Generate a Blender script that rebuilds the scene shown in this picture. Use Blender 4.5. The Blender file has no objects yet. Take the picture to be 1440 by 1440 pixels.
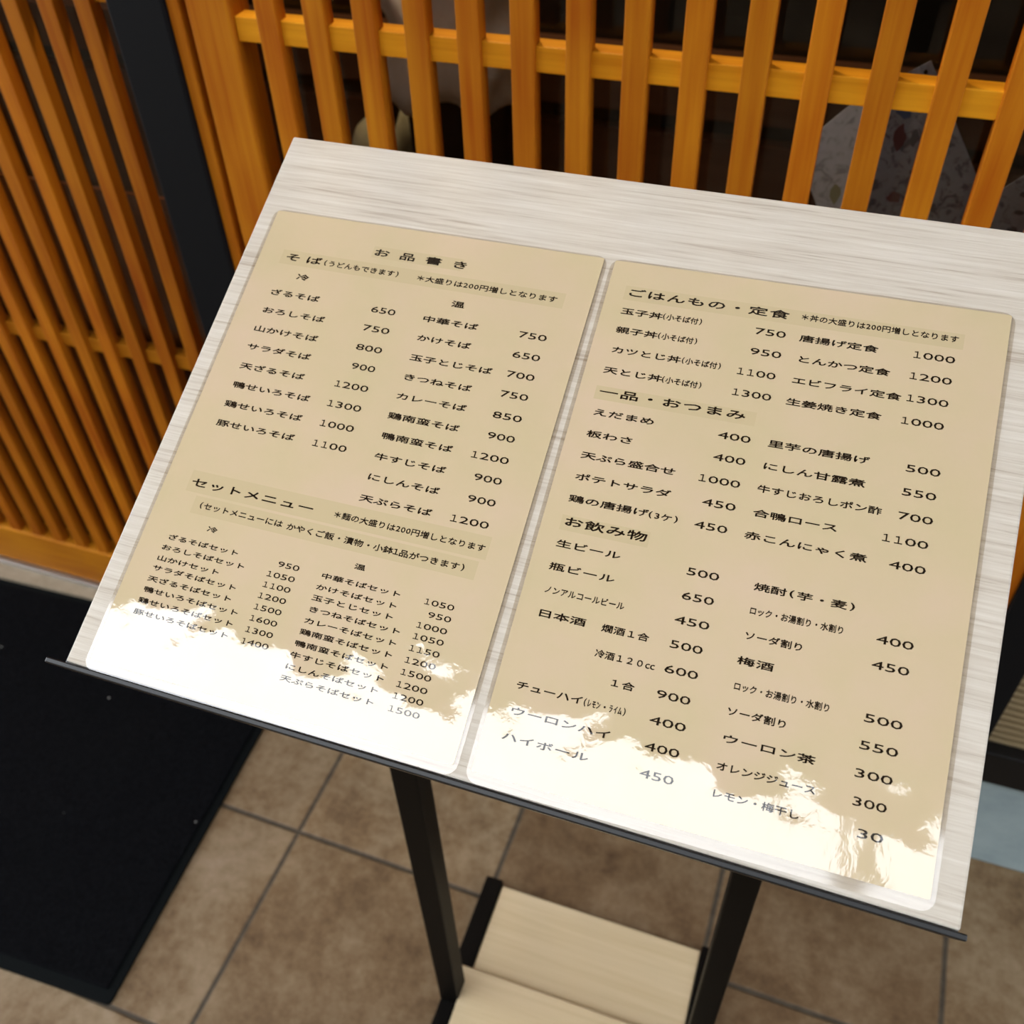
import bpy, bmesh, math, random
from mathutils import Matrix, Vector, Euler
random.seed(7)
SC = bpy.context.scene
COL = SC.collection

# ---------------------------------------------------------------- camera
cam_d = bpy.data.cameras.new('camera')
cam = bpy.data.objects.new('camera', cam_d)
COL.objects.link(cam)
R = ((0.94385, 0.329027, -0.029794), (-0.212348, 0.673275, 0.708244), (-0.253091, 0.66215, -0.705339))
cam.matrix_world = Matrix(((R[0][0], R[1][0], -R[2][0], 0), (R[0][1], R[1][1], -R[2][1], 0),
                           (R[0][2], R[1][2], -R[2][2], 1.36), (0, 0, 0, 1)))
cam_d.sensor_width = 36.0
cam_d.sensor_fit = 'HORIZONTAL'
cam_d.lens = 1390.67 / 1440 * 36.0
cam_d.clip_start = 0.02
cam_d.clip_end = 200
cam_d.dof.use_dof = True
cam_d.dof.focus_distance = 0.515
cam_d.dof.aperture_fstop = 11.0
SC.camera = cam

# ---------------------------------------------------------------- sky, exposure
SC.view_settings.view_transform = 'Standard'
SC.view_settings.look = 'None'
SC.view_settings.exposure = 0.0
SC.view_settings.gamma = 1.0
SC.view_settings.use_curve_mapping = False
SKY = 6.8
w = bpy.data.worlds.new('overcast_sky')
SC.world = w
w.use_nodes = True
wn, wl = w.node_tree.nodes, w.node_tree.links
wn.clear()
bg = wn.new('ShaderNodeBackground')
out = wn.new('ShaderNodeOutputWorld')
tc = wn.new('ShaderNodeTexCoord')
nz = wn.new('ShaderNodeTexNoise')
nz.inputs['Scale'].default_value = 2.2
nz.inputs['Detail'].default_value = 3
rp = wn.new('ShaderNodeValToRGB')
rp.color_ramp.elements[0].position = 0.3
rp.color_ramp.elements[0].color = (0.87, 0.925, 1.0, 1)
rp.color_ramp.elements[1].position = 0.7
rp.color_ramp.elements[1].color = (0.965, 0.99, 1.03, 1)
wl.new(tc.outputs['Generated'], nz.inputs['Vector'])
wl.new(nz.outputs['Fac'], rp.inputs['Fac'])
sx = wn.new('ShaderNodeSeparateXYZ')
wl.new(tc.outputs['Generated'], sx.inputs[0])
mr = wn.new('ShaderNodeMapRange')
mr.inputs['From Min'].default_value = -0.6
mr.inputs['From Max'].default_value = 0.35
mr.inputs['To Min'].default_value = 1.0
mr.inputs['To Max'].default_value = 0.72
wl.new(sx.outputs[0], mr.inputs['Value'])
vs_ = wn.new('ShaderNodeVectorMath')
vs_.operation = 'SCALE'
wl.new(rp.outputs['Color'], vs_.inputs[0])
wl.new(mr.outputs[0], vs_.inputs['Scale'])
wl.new(vs_.outputs[0], bg.inputs['Color'])
bg.inputs['Strength'].default_value = SKY
wl.new(bg.outputs['Background'], out.inputs['Surface'])


# ---------------------------------------------------------------- helpers
def tag(o, label=None, cat=None, group=None, kind=None):
    if label: o['label'] = label
    if cat: o['category'] = cat
    if group: o['group'] = group
    if kind: o['kind'] = kind
    return o


def empty(name, loc=(0, 0, 0), rot=None):
    o = bpy.data.objects.new(name, None)
    o.empty_display_size = 0.05
    COL.objects.link(o)
    if isinstance(loc, Matrix):
        o.matrix_world = loc
    else:
        o.location = loc
    return o


def link(name, bm, mat, parent=None, smooth=False, origin=None):
    me = bpy.data.meshes.new(name)
    bmesh.ops.recalc_face_normals(bm, faces=bm.faces[:])
    if origin is not None:
        bmesh.ops.translate(bm, verts=bm.verts[:], vec=-Vector(origin))
    bm.to_mesh(me)
    bm.free()
    if smooth:
        for p in me.polygons: p.use_smooth = True
    mats = mat if isinstance(mat, (list, tuple)) else [mat]
    for m in mats: me.materials.append(m)
    o = bpy.data.objects.new(name, me)
    COL.objects.link(o)
    if parent is not None:
        o.parent = parent
    elif origin is not None:
        o.location = origin
    return o


def B():
    return bmesh.new()


def box(bm, x0, x1, y0, y1, z0, z1, bev=0.0, M=None, seg=2, mi=0):
    r = bmesh.ops.create_cube(bm, size=1.0)
    vs = r['verts']
    for v in vs:
        v.co = Vector((x0 + (v.co.x + .5) * (x1 - x0), y0 + (v.co.y + .5) * (y1 - y0), z0 + (v.co.z + .5) * (z1 - z0)))
    fs = set(f for v in vs for f in v.link_faces)
    if bev > 0:
        es = list(set(e for v in vs for e in v.link_edges))
        r2 = bmesh.ops.bevel(bm, geom=es, offset=bev, segments=seg, affect='EDGES', profile=0.5)
        fs |= set(r2['faces'])
        fs = set(f for f in fs if f.is_valid)
        vs = list(set(v for f in fs for v in f.verts))
    for f in fs: f.material_index = mi
    if M is not None:
        for v in vs: v.co = M @ v.co
    return vs


def prism(bm, pts, z0, z1, M=None):
    """polygon pts (x, y) extruded from z0 to z1"""
    lo = [bm.verts.new((p[0], p[1], z0)) for p in pts]
    hi = [bm.verts.new((p[0], p[1], z1)) for p in pts]
    n = len(pts)
    bm.faces.new(hi)
    bm.faces.new(lo[::-1])
    for i in range(n):
        bm.faces.new((lo[i], lo[(i + 1) % n], hi[(i + 1) % n], hi[i]))
    if M is not None:
        for v in lo + hi: v.co = M @ v.co
    return lo + hi


def rrect(x0, x1, y0, y1, r, n=5):
    pts = []
    for cx, cy, a0 in ((x1 - r, y1 - r, 0), (x0 + r, y1 - r, 90), (x0 + r, y0 + r, 180), (x1 - r, y0 + r, 270)):
        for k in range(n + 1):
            a = math.radians(a0 + 90 * k / n)
            pts.append((cx + r * math.cos(a), cy + r * math.sin(a)))
    return pts


def cyl(bm, p0, p1, r0, r1=None, n=16):
    p0, p1 = Vector(p0), Vector(p1)
    r1 = r0 if r1 is None else r1
    d = (p1 - p0).normalized()
    a = d.orthogonal().normalized()
    b = d.cross(a)
    lo = [bm.verts.new(p0 + r0 * (math.cos(2 * math.pi * k / n) * a + math.sin(2 * math.pi * k / n) * b)) for k in range(n)]
    hi = [bm.verts.new(p1 + r1 * (math.cos(2 * math.pi * k / n) * a + math.sin(2 * math.pi * k / n) * b)) for k in range(n)]
    bm.faces.new(hi)
    bm.faces.new(lo[::-1])
    for i in range(n):
        bm.faces.new((lo[i], lo[(i + 1) % n], hi[(i + 1) % n], hi[i]))


# ---------------------------------------------------------------- materials
def newmat(name):
    m = bpy.data.materials.new(name)
    m.use_nodes = True
    return m, m.node_tree.nodes, m.node_tree.links, m.node_tree.nodes['Principled BSDF']


def plain(name, col, rough=0.5, metal=0.0, ior=1.5, spec=0.5):
    m, n, l, p = newmat(name)
    p.inputs['Base Color'].default_value = (*col, 1)
    p.inputs['Roughness'].default_value = rough
    p.inputs['Metallic'].default_value = metal
    p.inputs['IOR'].default_value = ior
    p.inputs['Specular IOR Level'].default_value = spec
    return m


def noise(n, l, vec, scale, detail=3, rough=0.55, dist=0.0):
    t = n.new('ShaderNodeTexNoise')
    t.inputs['Scale'].default_value = scale
    t.inputs['Detail'].default_value = detail
    t.inputs['Roughness'].default_value = rough
    t.inputs['Distortion'].default_value = dist
    if vec is not None: l.new(vec, t.inputs['Vector'])
    return t.outputs['Fac']


def mapping(n, l, vec, scale=(1, 1, 1), rot=(0, 0, 0), loc=(0, 0, 0)):
    t = n.new('ShaderNodeMapping')
    t.inputs['Scale'].default_value = scale
    t.inputs['Rotation'].default_value = rot
    t.inputs['Location'].default_value = loc
    l.new(vec, t.inputs['Vector'])
    return t.outputs['Vector']


def ramp(n, l, fac, stops):
    t = n.new('ShaderNodeValToRGB')
    e = t.color_ramp.elements
    while len(e) < len(stops): e.new(0.5)
    for k, (p, c) in enumerate(stops):
        e[k].position = p
        e[k].color = (*c, 1) if len(c) == 3 else c
    l.new(fac, t.inputs['Fac'])
    return t.outputs['Color']


def math_(n, l, op, a, b=None, clamp=False):
    t = n.new('ShaderNodeMath')
    t.operation = op
    t.use_clamp = clamp
    for i, v in enumerate((a, b)):
        if v is None: continue
        if isinstance(v, (int, float)): t.inputs[i].default_value = v
        else: l.new(v, t.inputs[i])
    return t.outputs[0]


def mix(n, l, fac, a, b, mode='MIX'):
    t = n.new('ShaderNodeMix')
    t.data_type = 'RGBA'
    t.blend_type = mode
    for sock, v in ((t.inputs[0], fac), (t.inputs[6], a), (t.inputs[7], b)):
        if isinstance(v, (int, float)): sock.default_value = v
        elif isinstance(v, tuple): sock.default_value = (*v, 1)
        else: l.new(v, sock)
    return t.outputs[2]


def bump(n, l, p, height, dist, strength=1.0, normal=None):
    t = n.new('ShaderNodeBump')
    t.inputs['Distance'].default_value = dist
    t.inputs['Strength'].default_value = strength
    l.new(height, t.inputs['Height'])
    if normal is not None: l.new(normal, t.inputs['Normal'])
    l.new(t.outputs['Normal'], p.inputs['Normal'])
    return t.outputs['Normal']


def coords(n, which='Object'):
    return n.new('ShaderNodeTexCoord').outputs[which]


def wood(name, dark, light, axis, fine=120.0, long=4.0, rough=0.5, spec=0.12, vary=0.25, bumpd=0.00012):
    """varnished timber with its grain along the given axis"""
    m, n, l, p = newmat(name)
    geo = n.new('ShaderNodeNewGeometry')
    info = n.new('ShaderNodeObjectInfo')
    sc = [fine] * 3
    sc[axis] = long
    ofs = n.new('ShaderNodeVectorMath')
    ofs.operation = 'ADD'
    cmb = n.new('ShaderNodeCombineXYZ')
    k = math_(n, l, 'MULTIPLY', info.outputs['Random'], 13.0)
    for i in range(3): l.new(k, cmb.inputs[i])
    l.new(geo.outputs['Position'], ofs.inputs[0])
    l.new(cmb.outputs[0], ofs.inputs[1])
    v = mapping(n, l, ofs.outputs[0], tuple(sc))
    g = noise(n, l, v, 1.0, 4, 0.6, 0.3)
    big = noise(n, l, mapping(n, l, ofs.outputs[0], tuple(s * 0.12 if i != axis else s * 1.5 for i, s in enumerate(sc))), 1.0, 2)
    f = math_(n, l, 'ADD', math_(n, l, 'MULTIPLY', g, 0.45), math_(n, l, 'MULTIPLY', big, 0.55))
    c = ramp(n, l, f, ((0.34, dark), (0.64, light)))
    br = math_(n, l, 'ADD', math_(n, l, 'MULTIPLY', info.outputs['Random'], vary), 1.0 - vary / 2)
    vm = n.new('ShaderNodeVectorMath')
    vm.operation = 'SCALE'
    l.new(c, vm.inputs[0])
    l.new(br, vm.inputs['Scale'])
    l.new(vm.outputs[0], p.inputs['Base Color'])
    p.inputs['Roughness'].default_value = rough
    p.inputs['Specular IOR Level'].default_value = spec
    bump(n, l, p, g, bumpd)
    return m


M = {}
M['lattice'] = wood('honey_stained_timber', (0.345, 0.080, 0.003), (0.54, 0.200, 0.009), 2)
M['lattice_x'] = wood('honey_stained_crosswise_timber', (0.52, 0.185, 0.006), (0.80, 0.36, 0.016), 0)
M['door'] = wood('shade_toned_door_timber', (0.27, 0.060, 0.003), (0.44, 0.145, 0.007), 2)  # honey timber coloured darker and redder for the weak light on the door
M['door_x'] = wood('shade_toned_crosswise_timber', (0.34, 0.105, 0.005), (0.52, 0.20, 0.010), 0)  # same darkening for weak light, grain crosswise
M['reflection_panel'] = wood('red_brown_reflection_panel', (0.10, 0.028, 0.008), (0.17, 0.052, 0.014), 2, 40, 2)  # tone of the bars reflected in the door glass
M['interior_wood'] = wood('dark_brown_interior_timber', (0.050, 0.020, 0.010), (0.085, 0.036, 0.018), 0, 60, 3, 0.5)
M['soffit'] = wood('brown_soffit_boards', (0.10, 0.07, 0.045), (0.16, 0.115, 0.075), 0, 40, 2, 0.7)
M['black_post'] = plain('matt_black_painted_post', (0.0045, 0.0050, 0.0062), 0.6, spec=0.12)
M['black_steel'] = plain('black_powder_coated_steel', (0.0032, 0.0027, 0.0023), 0.5, spec=0.08)
M['tray'] = plain('satin_black_steel_lip', (0.006, 0.0065, 0.0075), 0.30, spec=0.35)
M['rubber'] = plain('black_rubber_border', (0.0032, 0.0044, 0.0048), 0.7, spec=0.06)
M['aluminium'] = plain('brushed_aluminium', (0.55, 0.56, 0.56), 0.38, 1.0)
M['black_sill'] = plain('black_sill_paint', (0.007, 0.0065, 0.0065), 0.5, spec=0.2)

# pale board face: whitish oak print, grain running across
m, n, l, p = newmat('pale_oak_board')
co = coords(n)
g1 = noise(n, l, mapping(n, l, co, (14, 520, 200)), 1.0, 4, 0.65, 0.4)
g2 = noise(n, l, mapping(n, l, co, (3.0, 70, 20)), 1.0, 3, 0.5, 0.6)
f = math_(n, l, 'ADD', math_(n, l, 'MULTIPLY', g1, 0.65), math_(n, l, 'MULTIPLY', g2, 0.35))
l.new(ramp(n, l, f, ((0.34, (0.43, 0.365, 0.29)), (0.44, (0.585, 0.53, 0.45)), (0.52, (0.635, 0.585, 0.505)), (0.64, (0.70, 0.655, 0.58)))), p.inputs['Base Color'])
p.inputs['Roughness'].default_value = 0.5
p.inputs['Specular IOR Level'].default_value = 0.35
bump(n, l, p, g1, 0.0004)
M['board'] = m

m, n, l, p = newmat('pale_beech_plank')
co = coords(n)
g1 = noise(n, l, mapping(n, l, co, (5, 130, 60)), 1.0, 3, 0.5, 0.3)
l.new(ramp(n, l, g1, ((0.25, (0.50, 0.395, 0.235)), (0.7, (0.585, 0.475, 0.31)))), p.inputs['Base Color'])
p.inputs['Roughness'].default_value = 0.5
M['plank'] = m


RIPPLE = (0, 0, 0)
# paper and print share one rippled laminate gloss
def laminate(name, base_fn):
    m, n, l, p = newmat(name)
    co = coords(n)
    base_fn(n, l, p, co)
    p.inputs['Roughness'].default_value = 0.02
    p.inputs['IOR'].default_value = 1.88
    p.inputs['Specular IOR Level'].default_value = 0.5
    b1 = noise(n, l, mapping(n, l, co, (15, 15, 15), loc=RIPPLE), 1.0, 2, 0.5)
    b2 = noise(n, l, mapping(n, l, co, (150, 90, 100), (0, 0, 0.5)), 1.0, 3, 0.6, 1.0)
    b3 = noise(n, l, mapping(n, l, co, (520, 260, 300), (0, 0, 0.6)), 1.0, 2, 0.6, 0.6)
    n1 = bump(n, l, p, b1, 0.0016)
    n2 = bump(n, l, p, b2, 0.000036, 1.0, n1)
    bump(n, l, p, b3, 0.000011, 1.0, n2)
    return m


def paper_fn(n, l, p, co):
    v = mapping(n, l, co, (1, 1, 1))
    a = noise(n, l, v, 9, 3, 0.5)
    b = noise(n, l, mapping(n, l, co, (1, 1, 1), loc=(3, 1, 2)), 30, 4, 0.6)
    f = math_(n, l, 'ADD', math_(n, l, 'MULTIPLY', a, 0.6), math_(n, l, 'MULTIPLY', b, 0.4))
    c = ramp(n, l, f, ((0.33, (0.610, 0.515, 0.310)), (0.5, (0.650, 0.525, 0.340)), (0.66, (0.680, 0.530, 0.375))))
    l.new(c, p.inputs['Base Color'])


M['paper'] = laminate('parchment_paper_under_film', paper_fn)
M['ink'] = laminate('dark_brown_print', lambda n, l, p, co: p.inputs['Base Color'].__setattr__('default_value', (0.030, 0.019, 0.011, 1)))
M['band'] = laminate('slightly_darker_heading_tint', lambda n, l, p, co: p.inputs['Base Color'].__setattr__('default_value', (0.600, 0.490, 0.300, 1)))

# clear film margin
m, n, l, p = newmat('clear_laminate_film')
n.remove(p)
tr = n.new('ShaderNodeBsdfTransparent')
tr.inputs[0].default_value = (0.965, 0.945, 0.915, 1)
gl = n.new('ShaderNodeBsdfGlossy')
gl.inputs['Roughness'].default_value = 0.06
lw = n.new('ShaderNodeFresnel')
lw.inputs['IOR'].default_value = 2.1
ms = n.new('ShaderNodeMixShader')
gb = n.new('ShaderNodeNewGeometry')
l.new(math_(n, l, 'MULTIPLY', lw.outputs[0], math_(n, l, 'SUBTRACT', 1.0, gb.outputs['Backfacing'])), ms.inputs[0])
l.new(tr.outputs[0], ms.inputs[1])
l.new(gl.outputs[0], ms.inputs[2])
l.new(ms.outputs[0], n['Material Output'].inputs['Surface'])
M['film'] = m

# window glass
m, n, l, p = newmat('window_glass')
n.remove(p)
tr = n.new('ShaderNodeBsdfTransparent')
tr.inputs[0].default_value = (0.82, 0.84, 0.84, 1)
gl = n.new('ShaderNodeBsdfGlossy')
gl.inputs['Roughness'].default_value = 0.02
lw = n.new('ShaderNodeFresnel')
lw.inputs['IOR'].default_value = 1.38
ms = n.new('ShaderNodeMixShader')
gb = n.new('ShaderNodeNewGeometry')
l.new(math_(n, l, 'MULTIPLY', lw.outputs[0], math_(n, l, 'SUBTRACT', 1.0, gb.outputs['Backfacing'])), ms.inputs[0])
l.new(tr.outputs[0], ms.inputs[1])
l.new(gl.outputs[0], ms.inputs[2])
l.new(ms.outputs[0], n['Material Output'].inputs['Surface'])
M['glass'] = m

# stone floor tiles, 30 cm
m, n, l, p = newmat('brown_stone_tiles')
geo = n.new('ShaderNodeNewGeometry')
TP = 0.3005
v = mapping(n, l, geo.outputs['Position'], (1 / TP, 1 / TP, 1), (0, 0, math.radians(1.1)))
s = n.new('ShaderNodeSeparateXYZ')
l.new(v, s.inputs[0])
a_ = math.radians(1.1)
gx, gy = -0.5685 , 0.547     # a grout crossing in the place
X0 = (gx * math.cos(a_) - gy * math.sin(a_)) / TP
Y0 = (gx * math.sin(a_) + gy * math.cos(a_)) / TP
fx = math_(n, l, 'SUBTRACT', s.outputs[0], X0)
fy = math_(n, l, 'SUBTRACT', s.outputs[1], Y0)
ax = math_(n, l, 'PINGPONG', fx, 0.5)
ay = math_(n, l, 'PINGPONG', fy, 0.5)
edge = math_(n, l, 'MINIMUM', ax, ay)
wob = noise(n, l, geo.outputs['Position'], 60, 2)
edge2 = math_(n, l, 'ADD', edge, math_(n, l, 'MULTIPLY', math_(n, l, 'SUBTRACT', wob, 0.5), 0.006))
gm = ramp(n, l, edge2, ((0.007, (0, 0, 0)), (0.014, (1, 1, 1))))
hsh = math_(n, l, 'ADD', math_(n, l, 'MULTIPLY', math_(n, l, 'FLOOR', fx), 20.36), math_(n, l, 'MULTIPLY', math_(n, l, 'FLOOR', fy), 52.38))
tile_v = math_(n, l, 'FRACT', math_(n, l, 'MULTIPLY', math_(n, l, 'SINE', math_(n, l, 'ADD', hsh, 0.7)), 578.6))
big = noise(n, l, geo.outputs['Position'], 7, 5, 0.62, 0.4)
sm = noise(n, l, geo.outputs['Position'], 55, 5, 0.7)
f = math_(n, l, 'ADD', math_(n, l, 'MULTIPLY', big, 0.62), math_(n, l, 'MULTIPLY', sm, 0.38))
base = ramp(n, l, f, ((0.34, (0.075, 0.045, 0.022)), (0.46, (0.150, 0.102, 0.055)), (0.56, (0.200, 0.150, 0.092)), (0.68, (0.26, 0.20, 0.14))))
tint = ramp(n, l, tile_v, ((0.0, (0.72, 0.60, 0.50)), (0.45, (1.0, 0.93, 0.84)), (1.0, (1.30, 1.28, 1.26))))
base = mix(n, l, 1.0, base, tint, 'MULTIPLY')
grc = ramp(n, l, sm, ((0.3, (0.038, 0.029, 0.019)), (0.7, (0.075, 0.060, 0.042))))
colr = mix(n, l, gm, grc, base)
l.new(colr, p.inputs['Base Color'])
p.inputs['Roughness'].default_value = 0.6
p.inputs['Specular IOR Level'].default_value = 0.3
hh = math_(n, l, 'ADD', gm, math_(n, l, 'MULTIPLY', sm, 0.25))
bump(n, l, p, hh, 0.0015)
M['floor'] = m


def rough_mat(name, c0, c1, scale, rough=0.85, bd=0.001, detail=5):
    m, n, l, p = newmat(name)
    geo = n.new('ShaderNodeNewGeometry')
    f = noise(n, l, geo.outputs['Position'], scale, detail, 0.65)
    l.new(ramp(n, l, f, ((0.3, c0), (0.7, c1))), p.inputs['Base Color'])
    p.inputs['Roughness'].default_value = rough
    p.inputs['Specular IOR Level'].default_value = 0.25
    bump(n, l, p, f, bd)
    return m


M['concrete'] = rough_mat('beige_concrete', (0.26, 0.215, 0.15), (0.36, 0.30, 0.22), 40)
M['grey_base'] = rough_mat('blue_grey_render', (0.24, 0.31, 0.33), (0.34, 0.42, 0.435), 12)
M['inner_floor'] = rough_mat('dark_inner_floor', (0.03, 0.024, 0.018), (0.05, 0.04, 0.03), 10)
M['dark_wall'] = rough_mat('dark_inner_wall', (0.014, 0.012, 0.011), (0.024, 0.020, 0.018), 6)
M['building'] = rough_mat('grey_street_building', (0.17, 0.165, 0.155), (0.23, 0.225, 0.21), 1.5)
M['building_warm'] = rough_mat('beige_street_building', (0.25, 0.22, 0.18), (0.32, 0.285, 0.235), 1.5)
M['dark_glass'] = plain('dark_building_glass', (0.03, 0.035, 0.04), 0.1)
M['pole'] = rough_mat('grey_pole_concrete', (0.10, 0.095, 0.09), (0.15, 0.145, 0.135), 5)
M['street'] = rough_mat('grey_asphalt', (0.09, 0.09, 0.09), (0.14, 0.14, 0.14), 20)

# combed plaster
m, n, l, p = newmat('combed_tan_plaster')
geo = n.new('ShaderNodeNewGeometry')
wv = n.new('ShaderNodeTexWave')
wv.wave_type = 'BANDS'
wv.bands_direction = 'Z'
wv.inputs['Scale'].default_value = 26
wv.inputs['Distortion'].default_value = 1.2
wv.inputs['Detail'].default_value = 3
wv.inputs['Detail Scale'].default_value = 1.5
l.new(geo.outputs['Position'], wv.inputs['Vector'])
l.new(ramp(n, l, wv.outputs['Fac'], ((0.05, (0.225, 0.165, 0.082)), (0.6, (0.33, 0.255, 0.14)))), p.inputs['Base Color'])
p.inputs['Roughness'].default_value = 0.9
bump(n, l, p, wv.outputs['Fac'], 0.0015)
M['comb'] = m

# door mat pile
m, n, l, p = newmat('black_mat_pile')
geo = n.new('ShaderNodeNewGeometry')
f = noise(n, l, geo.outputs['Position'], 260, 3, 0.7)
c = ramp(n, l, f, ((0.35, (0.0018, 0.0020, 0.0026)), (0.7, (0.0062, 0.0066, 0.0078))))
vo = n.new('ShaderNodeTexVoronoi')
vo.inputs['Scale'].default_value = 34
l.new(geo.outputs['Position'], vo.inputs['Vector'])
sp = ramp(n, l, vo.outputs['Distance'], ((0.045, (1, 1, 1)), (0.075, (0, 0, 0))))
sel = math_(n, l, 'GREATER_THAN', noise(n, l, geo.outputs['Position'], 17, 1), 0.60)
l.new(mix(n, l, math_(n, l, 'MULTIPLY', sp, sel), c, (0.22, 0.22, 0.21)), p.inputs['Base Color'])
p.inputs['Roughness'].default_value = 0.95
p.inputs['Specular IOR Level'].default_value = 0.03
bump(n, l, p, f, 0.002)
M['mat'] = m

M['black_cloth'] = plain('black_bag_cloth', (0.006, 0.006, 0.007), 0.8, spec=0.2)
M['beige_cloth'] = rough_mat('beige_grey_cloth', (0.50, 0.43, 0.35), (0.68, 0.62, 0.54), 18)
M['olive_cloth'] = rough_mat('olive_cushion_cloth', (0.22, 0.195, 0.115), (0.30, 0.265, 0.165), 40)
def flyer_mat(name, pale, mark):
    m, n, l, p = newmat(name)
    geo = n.new('ShaderNodeNewGeometry')
    a = noise(n, l, geo.outputs['Position'], 75, 4, 0.6, 1.5)
    l.new(ramp(n, l, a, ((0.36, mark), (0.47, pale), (0.75, tuple(c * 1.12 for c in pale)))), p.inputs['Base Color'])
    p.inputs['Roughness'].default_value = 0.7
    p.inputs['Specular IOR Level'].default_value = 0.2
    return m


M['flyer'] = flyer_mat('lit_flyer_paper', (0.78, 0.83, 0.90), (0.50, 0.53, 0.58))  # paler copy of the flyer paper, for the part in the light
M['flyer_shaded'] = flyer_mat('shaded_flyer_paper', (0.30, 0.30, 0.34), (0.13, 0.13, 0.15))  # darker copy of the flyer paper, shade put into the colour
M['red_ink'] = plain('red_print', (0.13, 0.045, 0.05), 0.6)
M['blue_ink'] = plain('blue_print', (0.08, 0.12, 0.22), 0.6)
M['yellow_ink'] = plain('yellow_print', (0.46, 0.48, 0.30), 0.6)
M['grey_ink'] = plain('grey_print', (0.09, 0.09, 0.11), 0.6)

# ================================================================ SETTING
def struct(name, bm, mat, label, cat, parent=None, **k):
    o = link(name, bm, mat, parent, **k)
    if parent is None: tag(o, label, cat, kind='structure')
    return o


bm = B(); box(bm, -7, 7, -3.0, 0.90, -0.10, 0.0)
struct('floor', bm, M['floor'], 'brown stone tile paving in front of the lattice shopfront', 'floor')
bm = B(); box(bm, -16, 16, -12.0, -3.0, -0.10, -0.005)
struct('street_ground', bm, M['street'], 'grey asphalt street running past the shop', 'street')
bm = B(); box(bm, -3.4, 3.4, 0.90, 3.3, -0.10, 0.02)
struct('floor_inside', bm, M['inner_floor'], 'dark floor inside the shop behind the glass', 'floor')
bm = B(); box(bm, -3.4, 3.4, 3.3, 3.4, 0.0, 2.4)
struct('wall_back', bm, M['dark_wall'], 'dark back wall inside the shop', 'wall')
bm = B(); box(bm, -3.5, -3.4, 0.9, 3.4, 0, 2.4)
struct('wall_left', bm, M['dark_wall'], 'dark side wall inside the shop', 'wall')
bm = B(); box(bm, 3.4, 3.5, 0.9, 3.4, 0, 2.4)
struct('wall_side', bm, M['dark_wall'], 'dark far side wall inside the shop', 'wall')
EAVE_Z = 5.0
EAVE = 0.257 - (EAVE_Z - 0.946) / math.tan(math.radians(70.4))
bm = B(); box(bm, -7, 7, EAVE, 3.5, EAVE_Z, EAVE_Z + 0.14)
struct('ceiling', bm, M['soffit'], 'brown boarded eave over the shopfront', 'eave')
# front wall above the lattices and left of the door
bm = B(); box(bm, -7, 7, 0.84, 0.93, 1.98, EAVE_Z)
struct('wall_front', bm, M['building_warm'], 'dark wall strip above the lattice bays', 'wall')
bm = B(); box(bm, -3.4, 3.4, 0.93, 3.4, 2.40, 2.46)
struct('ceiling_inside', bm, M['dark_wall'], 'dark ceiling inside the shop', 'ceiling')
bm = B(); box(bm, -7, -1.78, 0.84, 0.93, 0.0, 1.98)
struct('wall_far', bm, M['comb'], 'tan combed plaster wall beyond the lattice door', 'wall')

# black posts
for nm, x0, x1, lb in (('trim_1', -0.683, -0.621, 'black square post between the lattice door and the lattice window'),
                       ('trim_2', 0.2535, 0.2995, 'black square post beside the combed plaster wall')):
    bm = B(); box(bm, x0, x1, 0.795, 0.90, 0.0 if nm == 'trim_1' else 0.268, 1.98, 0.002)
    struct(nm, bm, M['black_post'], lb, 'post')

# base, sill and combed wall on the right
bm = B(); box(bm, -0.621, 7, 0.814, 0.93, 0.0, 0.205, 0.003)
struct('baseboard_front', bm, M['grey_base'], 'blue grey rendered plinth at the foot of the shop wall', 'plinth')
bm = B(); box(bm, -0.621, 7, 0.803, 0.93, 0.205, 0.268, 0.003)
struct('trim_3', bm, M['black_sill'], 'black sill beam lying on the blue grey plinth', 'sill')
bm = B(); box(bm, 0.2995, 7, 0.822, 0.93, 0.268, 1.98)
struct('wall_right', bm, M['comb'], 'tan plaster wall combed in level ridges', 'wall')

# threshold
bm = B(); prism(bm, [(-1.90, 0.7965), (-0.683, 0.8475), (-0.683, 0.93), (-1.90, 0.93)], 0.0, 0.012)
struct('trim_4', bm, M['concrete'], 'beige concrete threshold strip behind the black mat', 'threshold')
bm = B()
box(bm, -1.78, -0.683, 0.849, 0.862, 0.012, 0.020, 0.001)
box(bm, -1.78, -0.683, 0.862, 0.90, 0.012, 0.016, 0.0005)
struct('trim_5', bm, M['aluminium'], 'silver sliding door track on the beige threshold', 'track')

# ---- lattice door (left bay)
door = tag(empty('door_1', (-1.2, 0.87, 0.022)), 'honey stained lattice sliding door behind the black mat', 'door', kind='structure')
DO = (-1.2, 0.87, 0.022)
bm = B(); box(bm, -1.76, -0.66, 0.8565, 0.892, 0.022, 0.114, 0.004)
link('bottom_rail', bm, M['door_x'], door, origin=DO)
for zc in (0.578, 1.044, 1.51):
    bm = B(); box(bm, -1.72, -0.66, 0.868, 0.886, zc - 0.0105, zc + 0.0105, 0.0012)
    link('cross_rail', bm, M['door_x'], door, origin=DO)
bm = B(); box(bm, -1.76, -0.66, 0.8565, 0.892, 1.90, 1.98, 0.003)
link('top_rail', bm, M['door_x'], door, origin=DO)
bm = B(); box(bm, -1.76, -1.715, 0.8565, 0.892, 0.114, 1.90, 0.003)
link('stile', bm, M['door'], door, origin=DO)
bm = B(); box(bm, -0.70, -0.66, 0.8565, 0.892, 0.114, 1.90, 0.003)
link('stile', bm, M['door'], door, origin=DO)
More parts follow.
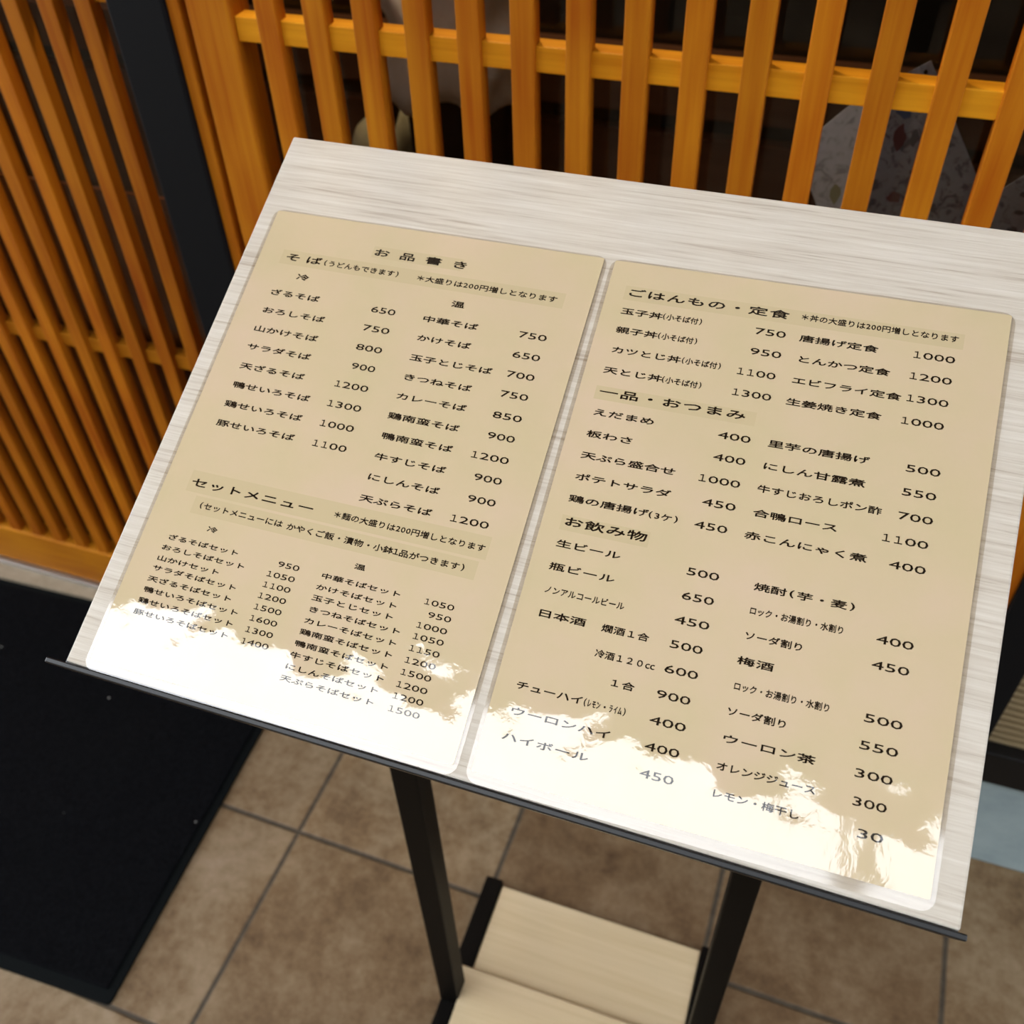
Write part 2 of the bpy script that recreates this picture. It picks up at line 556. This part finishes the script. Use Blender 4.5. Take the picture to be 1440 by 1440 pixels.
for k in range(20):
    x0 = -0.7785 - 0.0466 * k
    if x0 < -1.71: break
    bm = B(); box(bm, x0, x0 + 0.0200, 0.860, 0.876, 0.112, 1.902, 0.0012)
    link('lattice_bar', bm, M['door'], door, origin=DO)
bm = B(); box(bm, -1.74, -0.69, 0.902, 0.908, 0.05, 0.80)  # added panel, stands in for the red-brown reflection in the door glass
link('lower_panel', bm, M['reflection_panel'], door, origin=DO)
bm = B(); box(bm, -1.72, -0.69, 0.893, 0.897, 0.10, 1.91)
link('glass_pane', bm, M['glass'], door, origin=DO)

# ---- lattice window (right bay)
WO = (-0.18, 0.81, 0.27)
win = tag(empty('window_1', WO), 'honey stained lattice window behind the menu stand', 'window', kind='structure')
bm = B(); box(bm, -0.621, -0.6085, 0.800, 0.86, 0.27, 1.98, 0.002)
link('frame_strip', bm, M['lattice'], win, origin=WO)
bm = B(); box(bm, -0.6085, -0.6005, 0.812, 0.85, 0.27, 1.98)
link('frame_groove', bm, M['lattice'], win, origin=WO)
bm = B(); box(bm, -0.6005, -0.556, 0.800, 0.836, 0.27, 1.98, 0.003)
link('stile', bm, M['lattice'], win, origin=WO)
bm = B(); box(bm, 0.212, 0.2535, 0.800, 0.836, 0.27, 1.98, 0.003)
link('stile', bm, M['lattice'], win, origin=WO)
bm = B(); box(bm, -0.556, 0.212, 0.800, 0.836, 0.27, 0.345, 0.003)
link('bottom_rail', bm, M['lattice_x'], win, origin=WO)
bm = B(); box(bm, -0.556, 0.212, 0.800, 0.836, 1.90, 1.98, 0.003)
link('top_rail', bm, M['lattice_x'], win, origin=WO)
for zc in (0.578, 1.0450, 1.51):
    bm = B(); box(bm, -0.556, 0.212, 0.8065, 0.826, zc - 0.0108, zc + 0.0108, 0.0012)
    link('cross_rail', bm, M['lattice_x'], win, origin=WO)
for k in range(16):
    x0 = -0.5290 + 0.04775 * k
    bm = B(); box(bm, x0, x0 + 0.0205, 0.800, 0.818, 0.343, 1.902, 0.0012)
    link('lattice_bar', bm, M['lattice'], win, origin=WO)
bm = B(); box(bm, -0.558, 0.214, 0.838, 0.842, 0.33, 1.91)
link('glass_pane', bm, M['glass'], win, origin=WO)

# ---- street side
def building(name, label, x0, x1, y0, y1, h, mat, nx, nz_):
    o = (0.5 * (x0 + x1), y1, 0)
    e = tag(empty(name, o), label, 'building')
    bm = B(); box(bm, x0, x1, y0, y1, 0, h)
    link('wall', bm, mat, e, origin=o)
    bm = B(); box(bm, x0 - .1, x1 + .1, y0, y1 + .12, h, h + .18)
    link('parapet', bm, mat, e, origin=o)
    for i in range(nx):
        for j in range(nz_):
            cx = x0 + (x1 - x0) * (i + .5) / nx
            cz = 1.3 + (h - 1.5) * (j + .3) / nz_
            bm = B(); box(bm, cx - .55, cx + .55, y1 - .05, y1 + .04, cz - .6, cz + .6, 0.01)
            f = link('window_frame', bm, M['building'], e, origin=o)
            bm = B(); box(bm, cx - .48, cx + .48, y1 + .035, y1 + .05, cz - .53, cz + .53)
            link('window_pane', bm, M['dark_glass'], f, origin=o)
    return e


building('street_building', 'tall grey building standing across the street', -0.8, 12.0, -11.0, -5.0, 10.3, M['building'], 5, 3)
building('street_building', 'lower beige building across the street on the open side', -14.0, -1.2, -11.0, -5.2, 7.4, M['building_warm'], 5, 2)

UO = (1.20, -3.2, 0)
up = tag(empty('utility_pole', UO), 'grey concrete utility pole with two transformer cans by the street', 'pole')
bm = B(); cyl(bm, (1.20, -3.2, -0.005), (1.20, -3.2, 9.75), 0.17, 0.105, 20)
link('pole_shaft', bm, M['pole'], up, True, UO)
bm = B(); box(bm, 0.55, 1.85, -3.25, -3.15, 8.05, 8.15)
link('cross_arm', bm, M['pole'], up, origin=UO)
for px_, py_, z0, z1, r_ in ((1.19, -2.86, 8.55, 9.50, 0.19), (1.20, -3.56, 8.30, 9.10, 0.19)):
    bm = B(); cyl(bm, (px_, py_, z0), (px_, py_, z1), r_, r_, 24)
    tf = link('transformer_can', bm, M['pole'], up, True, UO)
    bm = B(); cyl(bm, (px_, py_, z1), (px_, py_, z1 + 0.16), 0.05, 0.03, 10)
    link('bushing', bm, M['pole'], tf, True, UO)

# ================================================================ INSIDE THE SHOP
IO = (-0.3, 1.30, 0.02)
e = tag(empty('wooden_partition', IO), 'dark brown low wooden partition inside the shop behind the glass', 'partition')
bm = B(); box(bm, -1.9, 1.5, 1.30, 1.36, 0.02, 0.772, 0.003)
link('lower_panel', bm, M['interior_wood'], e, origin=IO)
bm = B(); box(bm, -1.9, 1.5, 1.32, 1.35, 0.772, 0.798)  # near-black band, the shadow under the ledge put into the colour
link('shadow_recess', bm, M['dark_wall'], e, origin=IO)
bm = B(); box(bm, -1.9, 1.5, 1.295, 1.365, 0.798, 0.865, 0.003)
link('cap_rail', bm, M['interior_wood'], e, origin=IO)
NO = (-0.5, 1.17, 0.02)
e = tag(empty('wooden_bench', NO), 'dark wooden bench against the low partition inside', 'bench')
bm = B(); box(bm, -1.2, -0.1, 1.06, 1.29, 0.52, 0.55, 0.003)
link('seat', bm, M['interior_wood'], e, origin=NO)
for x in (-1.15, -0.19):
    bm = B(); box(bm, x, x + .04, 1.07, 1.27, 0.02, 0.52, 0.002)
    link('leg', bm, M['interior_wood'], e, origin=NO)


def soft_box(x0, x1, y0, y1, z0, z1, r, wav=0.0, seed=0, cuts=6, M_=None):
    """rounded cushion-like body with gentle folds"""
    bm = B()
    box(bm, x0, x1, y0, y1, z0, z1)
    bmesh.ops.subdivide_edges(bm, edges=bm.edges[:], cuts=cuts, use_grid_fill=True)
    c = Vector(((x0 + x1) / 2, (y0 + y1) / 2, (z0 + z1) / 2))
    h = Vector(((x1 - x0) / 2, (y1 - y0) / 2, (z1 - z0) / 2))
    from mathutils import noise as mn
    for v in bm.verts:
        d = v.co - c
        q = Vector((max(-h.x + r, min(h.x - r, d.x)), max(-h.y + r, min(h.y - r, d.y)), max(-h.z + r, min(h.z - r, d.z))))
        e_ = d - q
        if e_.length > 1e-6: d = q + e_.normalized() * r
        k = mn.noise((c + d) * 22 + Vector((seed, 0, 0)))
        v.co = c + d + (d.normalized() if d.length > 0 else Vector()) * k * wav
        if M_ is not None: v.co = M_ @ v.co
    return bm


BO = (-0.495, 1.18, 0.55)
e = tag(empty('shoulder_bag', BO), 'black bag draped with a beige grey cloth, standing behind the lattice window', 'bag')
o = link('bag_body', soft_box(-0.560, -0.418, 1.12, 1.24, 0.556, 0.875, 0.035, 0.006, 3), M['black_cloth'], e, True, BO)
o = link('draped_cloth', soft_box(-0.572, -0.402, 1.100, 1.25, 0.838, 1.05, 0.045, 0.026, 9, 12), M['beige_cloth'], e, True, BO)
bm = B()
prev = None
for k in range(13):
    a = math.pi * k / 12
    pt = Vector((-0.560 - 0.035 * math.sin(a), 1.13, 0.60 + 0.26 * k / 12))
    if prev is not None: cyl(bm, prev, pt, 0.007, 0.007, 8)
    prev = pt
link('strap', bm, M['black_cloth'], e, True, BO)
o = link('cushion', soft_box(-0.665, -0.592, 1.15, 1.27, 0.552, 0.795, 0.035, 0.004, 5), M['olive_cloth'], None, True, (-0.62, 1.2, 0.55))
tag(o, 'olive cushion leaning beside the black bag behind the glass', 'cushion')


# flyers leaning behind the glass, right of the window
def flyer(name, label, pts, y, mat, prints):
    o_ = (pts[0][0], y, pts[0][1])
    e = tag(empty(name, o_), label, 'flyer')
    MT = Matrix(((1, 0, 0, 0), (0, 0, 1, 0), (0, 1, 0, 0), (0, 0, 0, 1)))
    bm = B(); prism(bm, pts, y, y + 0.0006, MT)
    link('sheet', bm, mat, e, origin=o_)
    for nm, mt, poly in prints:
        bm = B(); prism(bm, poly, y - 0.0006, y - 0.0002, MT)
        link(nm, bm, mt, e, origin=o_)
    return e


def blob(cx, cz, rx, rz, seed, n=9):
    rr = random.Random(seed)
    return [(cx + rx * math.cos(2 * math.pi * k / n) * rr.uniform(.6, 1.1), cz + rz * math.sin(2 * math.pi * k / n) * rr.uniform(.6, 1.1)) for k in range(n)]


pr = [('punched_hole', M['black_cloth'], blob(0.0400, 1.0195, 0.0022, 0.0022, 1)),
      ('red_print', M['red_ink'], blob(0.032, 0.962, 0.006, 0.013, 2)),
      ('red_print', M['red_ink'], blob(0.041, 0.905, 0.007, 0.007, 3)),
      ('blue_print', M['blue_ink'], blob(0.031, 0.984, 0.008, 0.006, 4)),
      ('grey_print', M['grey_ink'], blob(0.045, 0.962, 0.004, 0.009, 6))]
flyer('hanging_flyer', 'large printed flyer, greyed for shade, hung by its punched corner behind the glass',
      [(0.042, 1.029), (0.108, 0.930), (0.175, 0.80), (0.02, 0.72), (-0.02, 0.86), (-0.012, 0.990)], 0.930, M['flyer_shaded'], pr)
flyer('lit_flyer_part', 'lit part of the large flyer, coloured paler than the rest',
      [(-0.004, 0.9935), (0.004, 0.985), (0.002, 0.86), (-0.014, 0.865), (-0.043, 0.918), (-0.037, 0.962), (-0.018, 0.984)], 0.926, M['flyer'],
      [('yellow_print', M['yellow_ink'], blob(-0.012, 0.903, 0.006, 0.011, 12))])
pr = [('grey_print', M['grey_ink'], blob(0.148 + 0.012 * (k % 3), 0.925 - 0.017 * (k // 3) - 0.004 * (k % 3), 0.005, 0.003, 20 + k)) for k in range(9)]
flyer('text_flyer', 'flyer greyed for shade, with dark lettering, next to the large flyer',
      [(0.127, 0.926), (0.175, 0.978), (0.24, 0.90), (0.19, 0.80), (0.12, 0.82)], 0.924, M['flyer_shaded'], pr)
# narrow ledge that carries the flyers
bm = B(); box(bm, -0.25, 0.35, 0.91, 0.95, 0.70, 0.72, 0.002)
o = link('flyer_shelf', bm, M['interior_wood'], None, origin=(0.05, 0.93, 0.71))
tag(o, 'dark narrow shelf under the flyers behind the glass', 'shelf')

# ================================================================ DOOR MAT
th = math.radians(2.3)
MM = Matrix.Translation((-0.689, 0.249, 0)) @ Matrix.Rotation(th, 4, 'Z')
e = tag(empty('door_mat', MM), 'black entrance mat lying in front of the lattice door', 'mat')
bm = B(); prism(bm, rrect(-1.20, 0, 0, 0.596, 0.006), 0.0, 0.006)
link('rubber_border', bm, M['rubber'], e)
bm = B(); box(bm, -1.186, -0.012, 0.016, 0.584, 0.005, 0.0095, 0.002)
link('carpet_pile', bm, M['mat'], e)

# ================================================================ MENU STAND
SO = Vector((-0.113, 0.40, 0.0))
stand = tag(empty('menu_stand', SO), 'black steel menu stand with a pale oak board and two plank shelves', 'menu stand')
TILT = 0.4465532719411707
BX, BY, BN = Vector((1, 0, 0)), Vector((0, math.cos(TILT), math.sin(TILT))), Vector((0, -math.sin(TILT), math.cos(TILT)))
B0 = Vector((-0.076514, 0.359771, 0.995051))
MB = Matrix(((BX.x, BY.x, BN.x, B0.x), (BX.y, BY.y, BN.y, B0.y), (BX.z, BY.z, BN.z, B0.z), (0, 0, 0, 1)))
# the board keeps its own axes so that its grain follows it
bo = link('display_board', (lambda bm: (box(bm, -0.2727, 0.1886, -0.1525, 0.2045, -0.015, 0.0, 0.0012), bm)[1])(B()), M['board'], stand)
bo.matrix_parent_inverse = Matrix.Translation(-SO)
bo.matrix_basis = MB
bm = B()
box(bm, -0.2835, 0.1912, -0.1560, -0.1530, -0.017, 0.0020, 0.0006)
box(bm, -0.2835, 0.1912, -0.1530, -0.125, -0.0175, -0.0152, 0.0006)
tr_ = link('retaining_lip', bm, M['tray'], stand)
tr_.matrix_parent_inverse = Matrix.Translation(-SO)
tr_.matrix_basis = MB


def on_stand(name, bm, mat):
    return link(name, bm, mat, stand, origin=SO)


def under_board(y):
    return B0.z + (y - B0.y) * math.tan(TILT) - 0.0165 / math.cos(TILT)


for x0, x1 in ((-0.2755, -0.2495), (0.0275, 0.0515)):
    bm = B()
    vs = box(bm, x0, x1, 0.390, 0.415, 0.025, 1.0, 0.0015)
    for v in vs:
        if v.co.z > 0.5: v.co.z = under_board(v.co.y) + (v.co.z - 1.0) * 0.2
    on_stand('leg', bm, M['black_steel'])
for x0, x1 in ((-0.2755, -0.2515), (0.0285, 0.0525)):
    bm = B(); box(bm, x0, x1, 0.16, 0.563, 0.0, 0.0245, 0.0015)
    on_stand('foot_bar', bm, M['black_steel'])
bm = B(); box(bm, -0.2515, 0.0285, 0.440, 0.460, 0.0, 0.008, 0.001)
on_stand('cross_bar', bm, M['black_steel'])
bm = B(); box(bm, -0.250, 0.0275, 0.430, 0.5565, 0.0085, 0.0215, 0.0015)
on_stand('rear_plank', bm, M['plank'])
bm = B()
prism(bm, [(-0.250, 0.27), (0.0270, 0.27), (0.0270, 0.4165), (0.0440, 0.4165), (0.0440, 0.432), (-0.2675, 0.432), (-0.2675, 0.4165), (-0.250, 0.4165)], 0.0250, 0.0450)
bmesh.ops.bevel(bm, geom=bm.edges[:], offset=0.0012, segments=1, affect='EDGES')
on_stand('front_plank', bm, M['plank'])

# ================================================================ MENU SHEETS
TABLE = '''L h -28.0 22.8 130.4 お品書き
L h -83.3 -69.2 117.9 そば
L s -61.2 -13.5 117.6 (うどんもできます)
L s 1.7 83.5 117.6 ＊大盛りは200円増しとなります
L k -71.9 -71.9 105.3 冷
L k 29.7 29.7 104.3 温
L k -85.4 -60.0 92.3 ざるそば
L k -85.6 -51.8 79.5 おろしそば
L k -86.1 -51.5 66.4 山かけそば
L k -85.6 -51.5 53.9 サラダそば
L k -84.9 -50.6 40.8 天ざるそば
L k -84.6 -42.2 28.1 鴨せいろそば
L k -84.8 -42.4 15.4 鶏せいろそば
L k -84.9 -42.5 2.8 豚せいろそば
L d -19.2 -8.4 92.0 650
L d -19.9 -8.1 79.3 750
L d -19.6 -8.2 66.3 800
L d -18.3 -8.0 53.8 900
L d -24.7 -8.0 40.9 1200
L d -24.7 -7.9 28.1 1300
L d -24.6 -7.9 15.3 1000
L d -24.6 -7.9 2.6 1100
L k 15.6 41.6 91.7 中華そば
L k 16.1 41.3 79.0 かけそば
L k 16.1 58.2 65.9 玉子とじそば
L k 16.1 49.8 53.1 きつねそば
L k 16.0 50.4 40.7 カレーそば
L k 15.6 50.2 28.0 鶏南蛮そば
L k 15.9 50.3 15.3 鴨南蛮そば
L k 16.0 50.4 2.5 牛すじそば
L k 16.0 50.7 -10.0 にしんそば
L k 15.9 50.4 -22.9 天ぷらそば
L d 73.1 84.6 92.0 750
L d 73.1 84.4 79.0 650
L d 73.3 84.7 66.5 700
L d 73.3 84.6 53.9 750
L d 73.1 84.7 40.6 850
L d 73.6 84.5 28.0 900
L d 67.6 84.7 15.1 1200
L d 73.5 84.5 2.7 900
L d 73.8 84.8 -10.0 900
L d 67.5 84.7 -22.9 1200
L h -83.9 -16.4 -35.5 セットメニュー
L s 3.0 86.7 -35.5 ＊麺の大盛りは200円増しとなります
L s -77.7 -28.7 -47.9 (セットメニューには
L s -20.6 80.5 -48.2 かやくご飯・漬物・小鉢1品がつきます)
L t -65.3 -65.3 -60.1 冷
L t 25.6 25.6 -60.9 温
L t -86.9 -47.5 -69.7 ざるそばセット
L t -88.1 -41.1 -76.1 おろしそばセット
L t -88.1 -54.3 -82.6 山かけセット
L t -88.3 -41.2 -88.5 サラダそばセット
L t -88.5 -41.5 -95.0 天ざるそばセット
L t -88.3 -34.8 -101.3 鴨せいろそばセット
L t -88.7 -35.2 -107.7 鶏せいろそばセット
L t -88.8 -35.4 -114.3 豚せいろそばセット
L e -18.2 -9.3 -69.8 950
L e -22.9 -9.6 -76.3 1050
L e -22.9 -9.8 -82.5 1100
L e -23.2 -10.0 -88.9 1200
L e -23.2 -10.2 -95.3 1500
L e -23.2 -10.3 -101.7 1600
L e -23.2 -10.3 -108.1 1300
L e -23.2 -10.4 -114.5 1400
L t 9.3 49.8 -70.2 中華そばセット
L t 8.6 49.8 -76.7 かけそばセット
L t 8.4 49.8 -82.8 玉子とじセット
L t 8.7 56.0 -89.2 きつねそばセット
L t 8.5 56.1 -95.6 カレーそばセット
L t 8.6 56.0 -101.9 鶏南蛮そばセット
L t 8.0 55.9 -108.4 鴨南蛮そばセット
L t 7.6 55.7 -114.7 牛すじそばセット
L t 7.1 54.7 -121.1 にしんそばセット
L t 6.8 54.4 -127.5 天ぷらそばセット
L e 67.6 80.7 -70.3 1050
L e 72.1 81.0 -76.7 950
L e 67.4 80.8 -83.2 1000
L e 67.5 80.9 -89.3 1050
L e 67.4 80.7 -95.7 1150
L e 67.2 80.6 -102.1 1200
L e 67.1 80.3 -108.5 1500
L e 66.9 80.3 -115.0 1200
L e 66.9 80.1 -121.0 1200
L e 66.8 80.3 -127.7 1500
R h -89.3 -9.7 130.0 ごはんもの・定食
R s 3.9 80.1 130.4 ＊丼の大盛りは200円増しとなります
R k -91.3 -75.2 117.6 玉子丼
R s -70.6 -50.2 117.9 (小そば付)
R k -91.2 -75.3 105.4 親子丼
R s -70.6 -50.2 105.5 (小そば付)
R k -90.9 -59.4 92.7 カツとじ丼
R s -54.5 -34.6 92.8 (小そば付)
R k -91.8 -67.0 79.6 天とじ丼
R s -62.5 -42.3 79.5 (小そば付)
R d -18.0 -6.6 117.7 750
R d -18.1 -6.7 105.1 950
R d -23.2 -7.1 92.0 1100
R d -23.2 -7.0 79.3 1300
R k 7.2 40.0 117.4 唐揚げ定食
R k 7.7 47.9 104.8 とんかつ定食
R k 7.5 55.4 91.8 エビフライ定食
R k 7.0 47.5 79.0 生姜焼き定食
R d 63.4 79.7 117.9 1000
R d 63.3 79.7 105.3 1200
R d 63.6 79.8 92.3 1300
R d 62.9 79.3 79.2 1000
R h -89.5 -20.5 66.3 一品・おつまみ
R k -91.2 -65.2 53.6 えだまめ
R k -91.1 -73.6 40.4 板わさ
R k -91.1 -48.0 27.6 天ぷら盛合せ
R k -91.0 -47.8 14.9 ポテトサラダ
R k -91.1 -56.8 2.2 鶏の唐揚げ
R s -51.5 -38.1 1.9 (3ケ)
R d -24.3 -12.8 53.2 400
R d -24.2 -12.9 40.4 400
R d -29.9 -13.0 27.4 1000
R d -24.4 -12.8 14.6 450
R d -25.8 -14.4 1.8 450
R k 2.8 45.4 53.4 里芋の唐揚げ
R k 2.4 45.5 40.5 にしん甘露煮
R k 1.5 56.1 27.6 牛すじおろしポン酢
R k 2.7 36.6 14.2 合鴨ロース
R k 0.9 52.4 1.6 赤こんにゃく煮
R d 69.5 81.0 53.4 500
R d 69.5 80.8 40.4 550
R d 69.6 81.0 27.5 700
R d 63.5 80.6 14.5 1100
R d 69.6 81.2 1.5 400
R h -89.3 -55.4 -10.8 お飲み物
R k -91.2 -65.2 -23.4 生ビール
R k -91.5 -65.2 -36.2 瓶ビール
R s -92.9 -55.0 -48.8 ノンアルコールビール
R k -91.1 -73.8 -61.5 日本酒
R s -58.5 -40.3 -61.7 燗酒１合
R s -59.1 -33.8 -74.9 冷酒１２０㏄
R s -48.4 -41.8 -87.3 １合
R d -24.5 -13.2 -23.5 500
R d -24.2 -13.1 -36.4 650
R d -24.5 -12.8 -49.1 450
R d -24.5 -13.3 -61.7 500
R d -24.3 -12.9 -74.3 600
R d -25.2 -13.8 -87.2 900
R d -25.2 -13.3 -100.1 400
R d -24.8 -13.5 -112.7 400
R d -24.3 -13.3 -125.5 450
R k 10.6 53.7 -23.9 焼酎(芋・麦)
R s 8.6 50.2 -36.4 ロック・お湯割り・水割り
R k 9.6 32.6 -49.1 ソーダ割り
R k 10.3 19.3 -61.9 梅酒
R s 8.6 50.2 -74.6 ロック・お湯割り・水割り
R k 8.8 31.9 -87.0 ソーダ割り
R d 69.6 81.1 -36.6 400
R d 69.4 80.9 -49.2 450
R d 69.7 81.6 -74.7 500
R d 69.6 81.5 -87.4 550
R d 69.4 81.1 -100.3 300
R d 70.3 80.7 -112.9 300
R d 74.7 80.8 -126.2 30
R k -92.4 -64.4 -99.6 チューハイ
R s -60.3 -40.6 -99.9 (ﾚﾓﾝ・ﾗｲﾑ)
R k -91.3 -48.0 -112.5 ウーロンハイ
R k -91.9 -56.2 -125.4 ハイボール
R k 10.5 45.4 -100.0 ウーロン茶
R k 9.3 49.4 -113.1 オレンジジュース
R k 9.5 44.4 -125.7 レモン・梅干し'''
_gl = {}


def glyph(ch, weight):
    key = (ch, weight)
    if key not in _gl:
        cu = bpy.data.curves.new('glyph', 'FONT')
        cu.body = ch
        cu.size = 1.0
        cu.resolution_u = 2
        cu.offset = weight
        ob = bpy.data.objects.new('glyph', cu)
        COL.objects.link(ob)
        dg = bpy.context.evaluated_depsgraph_get()
        me = ob.evaluated_get(dg).to_mesh()
        vs = [tuple(v.co) for v in me.vertices]
        fs = [tuple(p.vertices) for p in me.polygons]
        ob.evaluated_get(dg).to_mesh_clear()
        bpy.data.objects.remove(ob)
        bpy.data.curves.remove(cu)
        _gl[key] = (vs, fs)
    return _gl[key]


EM = {'h': 0.0054, 'k': 0.0043, 't': 0.00335, 's': 0.0042}
PART = {'h': 'heading_lettering', 'k': 'dish_lettering', 't': 'set_lettering', 's': 'note_lettering', 'd': 'price_figures', 'e': 'set_price_figures'}


ONE = '\uff11'
STROKE = ((-0.016, -0.030), (0.016, 0.030), (0.016, -0.010), (-0.016, 0.010))


def half(ch):
    return ch.isascii() or 0xFF61 <= ord(ch) <= 0xFF9F


def put_line(store, cls, u1, u2, v, text):
    n = len(text)
    V, F = store.setdefault(cls, ([], []))
    if cls in 'de':
        size = 0.0056 if cls == 'd' else 0.0044
        pitch = (u2 - u1) / (n - 1)
        sx = pitch * 0.90 / 0.44
        for i, ch in enumerate(text):
            vs, fs = glyph(ONE if ch == '1' else ch, 0.0)
            cx, k, ys = (0.50, 0.62, 0.94) if ch == '1' else (0.25, 1.0, 1.0)
            for dy in (-0.014, 0.014):
                b = len(V)
                for x, y, z in vs:
                    V.append((u1 + i * pitch + (x - cx) * sx * k, v + (y * ys - 0.341 + dy) * size, 0.0))
                F.extend(tuple(q + b for q in f) for f in fs)
        return
    em = EM[cls]
    adv = [0.56 if half(ch) else 1.0 for ch in text]
    pos = [sum(adv[:i]) + adv[i] / 2 for i in range(n)]
    pitch = (u2 - u1) / (pos[-1] - pos[0]) if n > 1 else em * 2
    xs = max(0.45 * em, min(pitch, em * 2.02))
    for i, ch in enumerate(text):
        vs, fs = glyph(ONE if ch == '1' else ch, 0.0)
        if not vs: continue
        if half(ch):
            cx = (min(q[0] for q in vs) + max(q[0] for q in vs)) / 2
            cy = (min(q[1] for q in vs) + max(q[1] for q in vs)) / 2 if ch in '()' else 0.36
        else:
            cx, cy = 0.5, 0.38
        u = u1 + (pos[i] - pos[0]) * pitch if n > 1 else u1
        for dx, dy in STROKE:
            b = len(V)
            for x, y, z in vs:
                V.append((u + (x - cx + dx) * xs, v + (y - cy + dy) * em, 0.0))
            F.extend(tuple(q + b for q in f) for f in fs)


lines = [r.split(' ', 5) for r in TABLE.split('\n')]
SHEETS = (('L', -0.1535, -0.0015, 0.35, 'parchment noodle menu sheet with hot and cold soba columns, nearer the lattice door',
           [(-0.034, 0.024, 0.1265, 0.1345), (-0.0915, 0.0905, 0.1125, 0.1225), (-0.091, 0.091, -0.0415, -0.0285), (-0.083, 0.088, -0.0535, -0.0430)]),
          ('R', 0.0665, 0.0005, 0.85, 'parchment menu sheet of rice bowls, side dishes and drinks, beside the noodle sheet',
           [(-0.096, 0.085, 0.1248, 0.1340), (-0.097, -0.010, 0.0613, 0.0695), (-0.096, -0.049, -0.0160, -0.0075)]))
for key, cu_, cv_, ang, label, bands in SHEETS:
    MS = MB @ Matrix.Translation((cu_, cv_, 0.0003)) @ Matrix.Rotation(math.radians(ang), 4, 'Z')
    sh = tag(empty('menu_sheet', MS), label, 'menu', group='laminated menu sheets on the stand')
    bm = B(); prism(bm, rrect(-0.1083, 0.1083, -0.1512, 0.1506, 0.0065, 6), 0.0, 0.00045)
    link('laminate_film', bm, M['film'], sh)
    bm = B(); prism(bm, rrect(-0.1061, 0.1061, -0.1458, 0.1494, 0.001, 2), 0.00010, 0.00060)
    link('paper', bm, M['paper'], sh)
    for x0, x1, y0, y1 in bands:
        bm = B()
        bm.faces.new([bm.verts.new((x, y, 0.00064)) for x, y in ((x0, y0), (x1, y0), (x1, y1), (x0, y1))])
        link('heading_band', bm, M['band'], sh)
    # printed blocks: lines of one kind that stand together in a column
    mine = [(c_, float(a) / 1000, float(b_) / 1000, float(v_) / 1000, t_) for s_, c_, a, b_, v_, t_ in lines if s_ == key]
    blocks = []
    for ln in mine:
        fit = [bl for bl in blocks if any(q[0] == ln[0] and abs(q[3] - ln[3]) < 0.0135 and q[1] < ln[2] + 0.012 and ln[1] < q[2] + 0.012 for q in bl)]
        new = [ln]
        for bl in fit:
            new = bl + new
            blocks.remove(bl)
        blocks.append(new)
    for bl in blocks:
        store = {}
        for ln in bl: put_line(store, *ln)
        for c_, (V, F) in store.items():
            me = bpy.data.meshes.new(PART[c_])
            me.from_pydata([(x, y, 0.00070) for x, y, z in V], [], F)
            me.materials.append(M['ink'])
            o = bpy.data.objects.new(PART[c_], me)
            COL.objects.link(o)
            o.parent = sh

# ================================================================ ADDED LAMP INSIDE, out of view, brightens the draped cloth
LO = (-0.52, 1.20, 1.9)
e = tag(empty('added_lamp', LO), 'unseen warm lamp added just inside the shopfront glass to light the cloth', 'lamp')
bm = B(); cyl(bm, (-0.52, 1.20, 1.86), (-0.52, 1.20, 2.0), 0.11, 0.06, 24)
link('lamp_shade', bm, M['dark_wall'], e, True, LO)
bm = B(); cyl(bm, (-0.52, 1.20, 2.0), (-0.52, 1.20, 2.4), 0.004, 0.004, 8)
link('cord', bm, M['black_cloth'], e, True, LO)
ld = bpy.data.lights.new('lamp_bulb', 'POINT')
ld.energy = 34
ld.color = (1.0, 0.74, 0.48)
ld.shadow_soft_size = 0.05
lo = bpy.data.objects.new('lamp_bulb', ld)
COL.objects.link(lo)
lo.parent = e
lo.location = (0, 0, -0.08)
